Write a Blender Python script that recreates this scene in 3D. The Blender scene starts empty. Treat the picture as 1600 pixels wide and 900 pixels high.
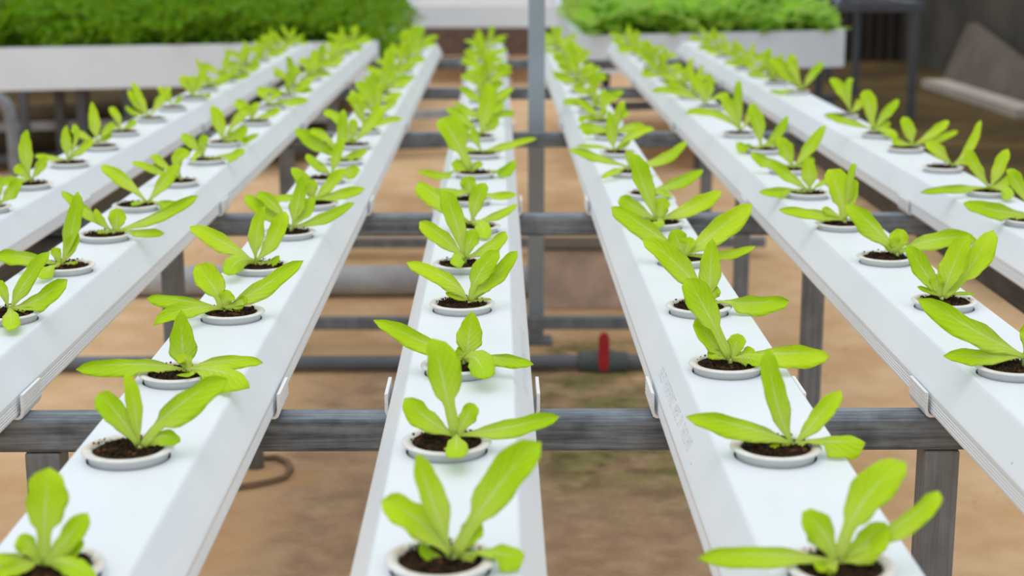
import bpy, bmesh, math, random
from mathutils import Vector, Matrix, noise

random.seed(7)
S = bpy.context.scene
COL = S.collection

# ---------------------------------------------------------------- camera, world, light, exposure
F = 2500.0                                   # focal length in pixels of the 1600x900 frame
ZC = 0.726                                   # camera height above the ground
PITCH = math.atan(550.0 / F)
YAW = math.atan(23.0 * math.cos(PITCH) / F)
cam = bpy.data.cameras.new('camera')
cam.sensor_width = 36.0
cam.lens = F / 1600.0 * 36.0
cam.clip_start = 0.05
cam.dof.use_dof = True
cam.dof.focus_distance = 1.17
cam.dof.aperture_fstop = 8.6
camera = bpy.data.objects.new('camera', cam)
camera.location = (0, 0, ZC)
camera.rotation_euler = (math.pi / 2 - PITCH, 0, -YAW)
COL.objects.link(camera)
S.camera = camera

world = bpy.data.worlds.new('greenhouse_sky')
S.world = world
world.use_nodes = True
wt = world.node_tree
wt.nodes.clear()
wo = wt.nodes.new('ShaderNodeOutputWorld')
wb = wt.nodes.new('ShaderNodeBackground')
wc = wt.nodes.new('ShaderNodeTexCoord')
ws = wt.nodes.new('ShaderNodeSeparateXYZ')
wr = wt.nodes.new('ShaderNodeValToRGB')
wr.color_ramp.elements[0].position = 0.0
wr.color_ramp.elements[0].color = (0.26, 0.32, 0.42, 1)
wm = wr.color_ramp.elements.new(0.26)
wm.color = (0.74, 0.80, 0.88, 1)
wr.color_ramp.elements[1 + 1].position = 0.75
wr.color_ramp.elements[2].color = (0.95, 0.985, 1.02, 1)
wt.links.new(wc.outputs['Generated'], ws.inputs[0])
wt.links.new(ws.outputs['Z'], wr.inputs[0])
wt.links.new(wr.outputs[0], wb.inputs[0])
wb.inputs[1].default_value = 1.0
wt.links.new(wb.outputs[0], wo.inputs[0])

sun = bpy.data.lights.new('diffused_sun', 'SUN')
sun.energy = 0.55
sun.angle = math.radians(50)
sun.color = (1.0, 0.985, 0.96)
sun_o = bpy.data.objects.new('diffused_sun', sun)
sun_o.rotation_euler = (math.radians(14), math.radians(-10), 0)
sun_o.location = (0, 0, 5)
COL.objects.link(sun_o)

S.view_settings.view_transform = 'Standard'
S.view_settings.look = 'None'
S.view_settings.gamma = 1.0
S.view_settings.use_curve_mapping = False
S.view_settings.exposure = 0.0

# ---------------------------------------------------------------- measuring helpers
R3 = camera.rotation_euler.to_matrix()
CAM = Vector((0, 0, ZC))
FWD = R3 @ Vector((0, 0, -1))


def ray(u, v):
    return R3 @ Vector(((u - 800.0) / F, -(v - 450.0) / F, -1.0))


def at_z(u, v, z):
    d = ray(u, v)
    return CAM + d * ((z - ZC) / d.z)


def at_y(u, v, y):
    d = ray(u, v)
    return CAM + d * (y / d.y)


def depth(p):
    return (p - CAM).dot(FWD)


# ---------------------------------------------------------------- materials
def nt(name):
    m = bpy.data.materials.new(name)
    m.use_nodes = True
    t = m.node_tree
    t.nodes.clear()
    out = t.nodes.new('ShaderNodeOutputMaterial')
    b = t.nodes.new('ShaderNodeBsdfPrincipled')
    t.links.new(b.outputs[0], out.inputs[0])
    return m, t, b, out


def srgb(r, g, b):
    f = lambda c: (c / 255 / 12.92) if c / 255 <= 0.04045 else ((c / 255 + 0.055) / 1.055) ** 2.4
    return (f(r), f(g), f(b), 1.0)


def node(t, kind, **kw):
    n = t.nodes.new(kind)
    for k, v in kw.items():
        setattr(n, k, v)
    return n


def math_n(t, op, a, b=None, c=None, clamp=False):
    n = t.nodes.new('ShaderNodeMath')
    n.operation = op
    n.use_clamp = clamp
    for i, x in enumerate((a, b, c)):
        if x is None:
            continue
        if isinstance(x, (int, float)):
            n.inputs[i].default_value = x
        else:
            t.links.new(x, n.inputs[i])
    return n.outputs[0]


def mix_c(t, fac, a, b, mode='MIX'):
    n = t.nodes.new('ShaderNodeMix')
    n.data_type = 'RGBA'
    n.blend_type = mode
    n.clamp_factor = True
    for s, x in ((n.inputs[0], fac), (n.inputs[6], a), (n.inputs[7], b)):
        if isinstance(x, (int, float, tuple)):
            s.default_value = x
        else:
            t.links.new(x, s)
    return n.outputs[2]


def noise_n(t, scale, detail=3, rough=0.6, vec=None):
    n = t.nodes.new('ShaderNodeTexNoise')
    n.inputs['Scale'].default_value = scale
    n.inputs['Detail'].default_value = detail
    n.inputs['Roughness'].default_value = rough
    if vec is not None:
        t.links.new(vec, n.inputs['Vector'])
    return n.outputs['Fac']


def ramp(t, x, p0, p1, smooth=True):
    n = t.nodes.new('ShaderNodeMapRange')
    n.interpolation_type = 'SMOOTHSTEP' if smooth else 'LINEAR'
    n.inputs['From Min'].default_value = p0
    n.inputs['From Max'].default_value = p1
    t.links.new(x, n.inputs['Value'])
    return n.outputs['Result']


def objco(t, scale=None):
    n = t.nodes.new('ShaderNodeTexCoord')
    o = n.outputs['Object']
    if scale:
        mp = t.nodes.new('ShaderNodeMapping')
        mp.inputs['Scale'].default_value = scale
        t.links.new(o, mp.inputs[0])
        return mp.outputs[0]
    return o


def bump(t, b, h, strength=0.3, dist=0.001):
    n = t.nodes.new('ShaderNodeBump')
    n.inputs['Strength'].default_value = strength
    n.inputs['Distance'].default_value = dist
    t.links.new(h, n.inputs['Height'])
    t.links.new(n.outputs[0], b.inputs['Normal'])


def plain(name, col, rough=0.5, var=0.08, scale=30, metallic=0.0):
    m, t, b, o = nt(name)
    n = noise_n(t, scale, 4, 0.6, objco(t))
    dark = tuple(c * (1 - var * 2) for c in col[:3]) + (1,)
    lite = tuple(min(1, c * (1 + var)) for c in col[:3]) + (1,)
    t.links.new(mix_c(t, ramp(t, n, 0.3, 0.7), dark, lite), b.inputs['Base Color'])
    b.inputs['Roughness'].default_value = rough
    b.inputs['Metallic'].default_value = metallic
    return m


def m_channel():
    m, t, b, o = nt('white_pvc')
    co = objco(t)
    n1 = noise_n(t, 6, 3, 0.5, co)
    c = mix_c(t, ramp(t, n1, 0.3, 0.75), srgb(232, 238, 243), srgb(239, 244, 248))
    sp = noise_n(t, 170, 2, 0.4, co)                       # sparse dirt specks
    sp2 = noise_n(t, 14, 2, 0.5, co)
    f = math_n(t, 'MULTIPLY', ramp(t, sp, 0.765, 0.80), ramp(t, sp2, 0.52, 0.62))
    c = mix_c(t, math_n(t, 'MULTIPLY', f, 0.75), c, srgb(92, 80, 66))
    t.links.new(c, b.inputs['Base Color'])
    b.inputs['Roughness'].default_value = 0.38
    b.inputs['Specular IOR Level'].default_value = 0.35
    return m


def m_cup():
    m, t, b, o = nt('white_net_cup_plastic')
    co = objco(t)
    sep = node(t, 'ShaderNodeSeparateXYZ')
    t.links.new(co, sep.inputs[0])
    r = math_n(t, 'SQRT', math_n(t, 'ADD', math_n(t, 'POWER', sep.outputs[0], 2.0), math_n(t, 'POWER', sep.outputs[1], 2.0)))
    top = ramp(t, sep.outputs[2], 0.0052, 0.0062)          # dirt lies on the rim
    info = node(t, 'ShaderNodeObjectInfo')
    vec = node(t, 'ShaderNodeVectorMath', operation='ADD')
    t.links.new(co, vec.inputs[0])
    t.links.new(info.outputs['Random'], vec.inputs[1])
    n = noise_n(t, 95, 4, 0.62, vec.outputs[0])
    n2 = noise_n(t, 420, 3, 0.6, vec.outputs[0])
    inner = math_n(t, 'SUBTRACT', 1.0, ramp(t, r, 0.0185, 0.0255))
    stain = math_n(t, 'MULTIPLY', math_n(t, 'MULTIPLY', ramp(t, n, 0.34, 0.58), 0.9), top)
    stain = math_n(t, 'MULTIPLY', stain, math_n(t, 'ADD', math_n(t, 'MULTIPLY', inner, 0.8), 0.25))
    c = mix_c(t, stain, srgb(238, 238, 234), srgb(196, 158, 122))
    speck = math_n(t, 'MULTIPLY', ramp(t, n2, 0.66, 0.71), math_n(t, 'MULTIPLY', top, math_n(t, 'ADD', math_n(t, 'MULTIPLY', inner, 0.9), 0.12)))
    c = mix_c(t, speck, c, srgb(74, 48, 34))
    t.links.new(c, b.inputs['Base Color'])
    b.inputs['Roughness'].default_value = 0.45
    return m


def m_soil():
    m, t, b, o = nt('dark_potting_soil')
    co = objco(t)
    info = node(t, 'ShaderNodeObjectInfo')
    vec = node(t, 'ShaderNodeVectorMath', operation='ADD')
    t.links.new(co, vec.inputs[0])
    t.links.new(info.outputs['Random'], vec.inputs[1])
    n = noise_n(t, 380, 5, 0.65, vec.outputs[0])
    n2 = noise_n(t, 130, 3, 0.6, vec.outputs[0])
    c = mix_c(t, ramp(t, n, 0.35, 0.7), srgb(22, 17, 11), srgb(74, 54, 36))
    c = mix_c(t, math_n(t, 'MULTIPLY', ramp(t, n2, 0.56, 0.70), 0.7), c, srgb(140, 88, 55))
    t.links.new(c, b.inputs['Base Color'])
    b.inputs['Roughness'].default_value = 0.95
    b.inputs['Specular IOR Level'].default_value = 0.1
    bump(t, b, n, 0.9, 0.002)
    return m


def m_leaf(name, blade0, blade1, pale, transl=0.28, spec=0.25):
    m, t, b, out = nt(name)
    uv = node(t, 'ShaderNodeUVMap')
    sep = node(t, 'ShaderNodeSeparateXYZ')
    t.links.new(uv.outputs[0], sep.inputs[0])
    u, v = sep.outputs[0], sep.outputs[1]
    au = math_n(t, 'ABSOLUTE', math_n(t, 'SUBTRACT', u, 0.5))     # 0 midrib .. 0.5 edge
    info = node(t, 'ShaderNodeObjectInfo')
    c = mix_c(t, info.outputs['Random'], blade0, blade1)
    # paler toward the base of the blade, greener to the tip
    c = mix_c(t, math_n(t, 'MULTIPLY', math_n(t, 'SUBTRACT', 1.0, ramp(t, v, 0.12, 0.75)), 0.70), c, pale)
    # side veins, a soft feather pattern
    ph = math_n(t, 'SUBTRACT', math_n(t, 'MULTIPLY', v, 46.0), math_n(t, 'MULTIPLY', au, 34.0))
    s = math_n(t, 'SINE', ph)
    vein = math_n(t, 'MULTIPLY', ramp(t, s, 0.55, 1.0), math_n(t, 'MULTIPLY', ramp(t, v, 0.3, 0.45), math_n(t, 'SUBTRACT', 1.0, ramp(t, au, 0.33, 0.47))))
    c = mix_c(t, math_n(t, 'MULTIPLY', vein, 0.22), c, pale)
    mott = noise_n(t, 60, 3, 0.6, objco(t))
    c = mix_c(t, math_n(t, 'MULTIPLY', ramp(t, mott, 0.42, 0.7), 0.25), c, blade1)
    # midrib
    wid = math_n(t, 'ADD', math_n(t, 'MULTIPLY', math_n(t, 'SUBTRACT', 1.0, v), 0.06), 0.010)
    rib = math_n(t, 'SUBTRACT', 1.0, ramp(t, math_n(t, 'DIVIDE', au, wid), 0.45, 1.15))
    rib = math_n(t, 'MULTIPLY', rib, math_n(t, 'SUBTRACT', 1.0, ramp(t, v, 0.55, 0.97)))
    c = mix_c(t, math_n(t, 'MULTIPLY', rib, 0.62), c, srgb(224, 238, 168))
    t.links.new(c, b.inputs['Base Color'])
    b.inputs['Roughness'].default_value = 0.48
    b.inputs['Specular IOR Level'].default_value = spec
    hgt = math_n(t, 'ADD', math_n(t, 'MULTIPLY', s, 0.5), math_n(t, 'MULTIPLY', mott, 1.2))
    bump(t, b, hgt, 0.35, 0.0008)
    tr = node(t, 'ShaderNodeBsdfTranslucent')
    tg = node(t, 'ShaderNodeGamma')
    tg.inputs['Gamma'].default_value = 0.5
    t.links.new(c, tg.inputs['Color'])
    tc = tg.outputs[0]
    t.links.new(tc, tr.inputs['Color'])
    mx = node(t, 'ShaderNodeMixShader')
    mx.inputs[0].default_value = transl
    t.links.new(b.outputs[0], mx.inputs[1])
    t.links.new(tr.outputs[0], mx.inputs[2])
    t.links.new(mx.outputs[0], out.inputs[0])
    return m


def m_steel(name, c0, c1, axis=0, rough=0.48):
    m, t, b, o = nt(name)
    sc = [220.0, 220.0, 220.0]
    sc[axis] = 9.0
    n = noise_n(t, 1.0, 5, 0.7, objco(t, sc))
    n2 = noise_n(t, 28, 3, 0.6, objco(t))
    f = math_n(t, 'ADD', math_n(t, 'MULTIPLY', n, 0.65), math_n(t, 'MULTIPLY', n2, 0.45))
    t.links.new(mix_c(t, ramp(t, f, 0.36, 0.78), c0, c1), b.inputs['Base Color'])
    b.inputs['Metallic'].default_value = 0.0
    b.inputs['Roughness'].default_value = rough
    bump(t, b, n, 0.15, 0.0005)
    return m


def m_ground():
    m, t, b, o = nt('sandy_ground')
    co = objco(t)
    sep = node(t, 'ShaderNodeSeparateXYZ')
    t.links.new(co, sep.inputs[0])
    X, Y = sep.outputs[0], sep.outputs[1]
    n = noise_n(t, 7, 6, 0.62, co)
    nb = noise_n(t, 2.2, 4, 0.55, co)
    nf = noise_n(t, 20, 4, 0.6, co)
    c = mix_c(t, ramp(t, n, 0.32, 0.68), srgb(210, 170, 126), srgb(228, 194, 154))
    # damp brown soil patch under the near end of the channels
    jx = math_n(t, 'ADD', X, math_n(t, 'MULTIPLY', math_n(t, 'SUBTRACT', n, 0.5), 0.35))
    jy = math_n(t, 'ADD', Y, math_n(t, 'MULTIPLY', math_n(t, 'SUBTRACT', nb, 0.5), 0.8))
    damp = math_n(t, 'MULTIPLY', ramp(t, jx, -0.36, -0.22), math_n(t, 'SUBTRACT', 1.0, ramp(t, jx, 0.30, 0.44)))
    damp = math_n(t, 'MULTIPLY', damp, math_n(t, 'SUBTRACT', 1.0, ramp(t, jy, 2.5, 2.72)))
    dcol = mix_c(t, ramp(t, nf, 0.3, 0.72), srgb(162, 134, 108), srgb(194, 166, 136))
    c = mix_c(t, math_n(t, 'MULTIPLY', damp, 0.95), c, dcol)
    # moss
    moss = math_n(t, 'MULTIPLY', ramp(t, jx, 0.02, 0.12), math_n(t, 'SUBTRACT', 1.0, ramp(t, jx, 0.20, 0.34)))
    moss = math_n(t, 'MULTIPLY', moss, math_n(t, 'MULTIPLY', ramp(t, jy, 1.85, 2.15), math_n(t, 'SUBTRACT', 1.0, ramp(t, jy, 2.75, 3.0))))
    moss = math_n(t, 'MULTIPLY', moss, ramp(t, noise_n(t, 13, 5, 0.65, co), 0.36, 0.56))
    mcol = mix_c(t, ramp(t, nf, 0.35, 0.65), srgb(98, 100, 58), srgb(146, 144, 88))
    c = mix_c(t, math_n(t, 'MULTIPLY', moss, 0.85), c, mcol)
    # dark olive soil under the far beds and, shade painted in, on the right
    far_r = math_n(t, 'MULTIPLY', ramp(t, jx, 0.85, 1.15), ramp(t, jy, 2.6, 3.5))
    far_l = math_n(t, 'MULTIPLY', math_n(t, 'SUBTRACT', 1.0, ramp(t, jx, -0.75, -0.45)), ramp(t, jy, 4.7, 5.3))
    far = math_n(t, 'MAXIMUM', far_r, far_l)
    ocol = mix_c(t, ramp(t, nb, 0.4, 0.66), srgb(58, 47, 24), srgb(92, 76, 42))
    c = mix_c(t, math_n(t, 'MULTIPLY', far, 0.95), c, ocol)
    pe = noise_n(t, 26, 2, 0.5, co)
    c = mix_c(t, math_n(t, 'MULTIPLY', ramp(t, pe, 0.70, 0.76), 0.6), c, srgb(96, 72, 54))
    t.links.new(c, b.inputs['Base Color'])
    b.inputs['Roughness'].default_value = 0.95
    b.inputs['Specular IOR Level'].default_value = 0.1
    bump(t, b, math_n(t, 'ADD', n, nf), 0.6, 0.01)
    return m


M = {}
M['pvc'] = m_channel()
M['cup'] = m_cup()
M['clip'] = plain('white_clip_plastic', srgb(238, 238, 238), 0.45, 0.02, 60)
M['soil'] = m_soil()
M['leaf'] = m_leaf('lettuce_leaf', srgb(210, 238, 28), srgb(184, 224, 6), srgb(222, 238, 108))
M['stem'] = plain('pale_green_stem', srgb(190, 214, 110), 0.5, 0.08, 200)
M['herb'] = m_leaf('dense_herb_leaf', srgb(116, 166, 0), srgb(84, 138, 0), srgb(134, 178, 8), 0.3, 0.08)
M['lett'] = m_leaf('bright_lettuce_leaf', srgb(170, 220, 64), srgb(136, 202, 30), srgb(192, 226, 104), 0.35, 0.12)
M['steel'] = m_steel('galvanised_steel_bar', srgb(62, 70, 78), srgb(142, 152, 162), 0)
M['post'] = m_steel('galvanised_steel_post', srgb(104, 111, 118), srgb(142, 149, 156), 2)
M['rail'] = m_steel('dull_steel_rail', srgb(58, 58, 58), srgb(96, 96, 96), 1)
M['blue_post'] = plain('grey_blue_painted_steel', srgb(156, 166, 174), 0.5, 0.05, 12)
M['dark_post'] = plain('dark_grey_steel', srgb(84, 87, 92), 0.5, 0.1, 12)
M['pipe'] = plain('grey_blue_pvc_pipe', srgb(186, 190, 196), 0.45, 0.14, 9)
M['dark_pipe'] = plain('dark_grey_pvc_pipe', srgb(104, 110, 120), 0.45, 0.06, 14)
M['valve'] = plain('slate_valve_plastic', srgb(88, 98, 98), 0.45, 0.05, 30)
M['red'] = plain('red_valve_plastic', srgb(196, 44, 58), 0.4, 0.05, 30)
M['tray'] = plain('white_tray_board', srgb(232, 242, 252), 0.55, 0.02, 5)
M['raft'] = plain('pale_foam_board', srgb(226, 218, 212), 0.7, 0.04, 9)
M['block'] = plain('weathered_pink_brown_board', srgb(212, 192, 178), 0.85, 0.12, 13)
M['wall_brown'] = m_steel('brown_plank_wall', srgb(98, 80, 70), srgb(146, 124, 110), 2, 0.9)
M['wall_dark'] = plain('dark_shade_net', srgb(84, 80, 70), 0.9, 0.2, 3)
M['sheet_dark'] = plain('dark_brown_sheet', srgb(62, 52, 46), 0.9, 0.15, 3)
M['board'] = plain('grey_brown_board', srgb(112, 102, 90), 0.85, 0.12, 6)
M['plank'] = plain('pale_weathered_plank', srgb(190, 180, 168), 0.8, 0.08, 8)
M['hose'] = plain('black_hose_rubber', srgb(40, 40, 42), 0.5, 0.1, 40)
M['brown_hose'] = plain('muddy_hose', srgb(140, 116, 92), 0.8, 0.1, 40)
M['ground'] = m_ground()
M['ink'] = plain('grey_print_ink', srgb(146, 152, 164), 0.6, 0.05, 80)
M['pale_ink'] = plain('faded_print_ink', srgb(188, 196, 208), 0.6, 0.05, 80)


# ---------------------------------------------------------------- object helpers
def link_mesh(name, me, mat, parent=None, loc=None):
    o = bpy.data.objects.new(name, me)
    COL.objects.link(o)
    if mat is not None and not me.materials:
        me.materials.append(mat)
    if parent is not None:
        o.parent = parent
    if loc is not None:
        o.location = loc
    return o


def from_bm(name, bm, mat, parent=None, loc=None, smooth=False):
    me = bpy.data.meshes.new(name)
    bmesh.ops.recalc_face_normals(bm, faces=bm.faces)
    bm.to_mesh(me)
    bm.free()
    if smooth:
        for p in me.polygons:
            p.use_smooth = True
    return link_mesh(name, me, mat, parent, loc)


def from_py(name, vs, fs, mat, parent=None, loc=None, smooth=False):
    me = bpy.data.meshes.new(name)
    me.from_pydata([tuple(v) for v in vs], [], fs)
    me.update()
    if smooth:
        for p in me.polygons:
            p.use_smooth = True
    return link_mesh(name, me, mat, parent, loc)


def tag(o, label=None, cat=None, group=None, kind=None):
    if label:
        o['label'] = label
    if cat:
        o['category'] = cat
    if group:
        o['group'] = group
    if kind:
        o['kind'] = kind
    return o


def empty(name, loc, label=None, cat=None, group=None):
    o = bpy.data.objects.new(name, None)
    o.empty_display_size = 0.02
    o.location = loc
    COL.objects.link(o)
    return tag(o, label, cat, group)


def bm_box(bm, lo, hi, bev=0.0, rot=None):
    lo, hi = Vector(lo), Vector(hi)
    r = bmesh.ops.create_cube(bm, size=1.0)
    c = (lo + hi) / 2
    s = hi - lo
    for v in r['verts']:
        v.co = Vector((v.co.x * s.x, v.co.y * s.y, v.co.z * s.z)) + c
    if bev:
        es = list({e for v in r['verts'] for e in v.link_edges})
        bmesh.ops.bevel(bm, geom=es, offset=bev, segments=2, affect='EDGES', profile=0.5)
    return bm


def box(name, lo, hi, mat, parent=None, bev=0.002):
    bm = bmesh.new()
    bm_box(bm, lo, hi, bev)
    return from_bm(name, bm, mat, parent)


def tube(name, pts, rad, mat, parent=None, n=14, cap=True):
    pts = [Vector(p) for p in pts]
    rads = rad if isinstance(rad, (list, tuple)) else [rad] * len(pts)
    vs, fs = [], []
    prev = None
    for i, p in enumerate(pts):
        d = (pts[min(i + 1, len(pts) - 1)] - pts[max(i - 1, 0)]).normalized()
        a = prev if prev is not None else (Vector((0, 0, 1)) if abs(d.z) < 0.9 else Vector((1, 0, 0)))
        a = (a - d * a.dot(d)).normalized()
        prev = a
        b = d.cross(a)
        for k in range(n):
            an = 2 * math.pi * k / n
            vs.append(p + (a * math.cos(an) + b * math.sin(an)) * rads[i])
    for i in range(len(pts) - 1):
        for k in range(n):
            k2 = (k + 1) % n
            fs.append((i * n + k, i * n + k2, (i + 1) * n + k2, (i + 1) * n + k))
    if cap:
        fs.append(tuple(range(n))[::-1])
        fs.append(tuple((len(pts) - 1) * n + k for k in range(n)))
    o = from_py(name, vs, fs, mat, parent, smooth=True)
    return o


def prism(name, quad, thick, axis, mat, parent=None):
    """A board: a polygon of points given a real thickness along AXIS."""
    a = Vector(axis).normalized() * thick
    n = len(quad)
    vs = [Vector(q) for q in quad] + [Vector(q) + a for q in quad]
    fs = [tuple(range(n)), tuple(range(2 * n - 1, n - 1, -1))]
    fs += [(i, (i + 1) % n, n + (i + 1) % n, n + i) for i in range(n)]
    bm = bmesh.new()
    bv = [bm.verts.new(v) for v in vs]
    for f in fs:
        bm.faces.new([bv[i] for i in f])
    return from_bm(name, bm, mat, parent)


# ---------------------------------------------------------------- the place: ground and walls
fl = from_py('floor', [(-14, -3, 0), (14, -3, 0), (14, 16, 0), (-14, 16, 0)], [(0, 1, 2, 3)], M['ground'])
tag(fl, kind='structure')
wb_ = box('wall_back', (-8, 10.0, 0), (2.02, 10.1, 1.3), M['wall_brown'], bev=0)
tag(wb_, kind='structure')
wr_ = box('wall_right', (2.42, 2.5, 0), (2.5, 10.1, 0.95), M['wall_dark'], bev=0)
tag(wr_, kind='structure')

# ---------------------------------------------------------------- growing channels: sizes and places
ZFLAT, ZSH, ZBOT = ZC - 0.291, ZC - 0.317, ZC - 0.334 + 0.0022
KX = 0.3245
ORDER = ['L3', 'L2', 'L1', 'C', 'R1', 'R2', 'R3']
CX = {'L3': -1.726 * KX, 'L2': -1.199 * KX, 'L1': -0.643 * KX, 'C': -0.078 * KX, 'R1': 0.502 * KX, 'R2': 1.100 * KX, 'R3': 1.709 * KX}
CH_NAME = {'L3': 'first channel from the left', 'L2': 'second channel from the left', 'L1': 'third channel from the left', 'C': 'middle channel',
           'R1': 'third channel from the right', 'R2': 'second channel from the right', 'R3': 'first channel from the right'}
YFAR = at_z(777, 66, ZFLAT).y
YNEAR = 0.42
R_HOLE, R_CUP, R_RIM, R_SOIL = 0.0238, 0.0227, 0.0262, 0.0197
RIM_TOP = 0.0068
BAR_V = [653, 337, 208, 138, 94]
BAR_Y = [at_z(777, v, ZC - 0.334).y for v in BAR_V]
BAR_W = 0.0255
BAR_TOP = ZC - 0.334

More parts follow.
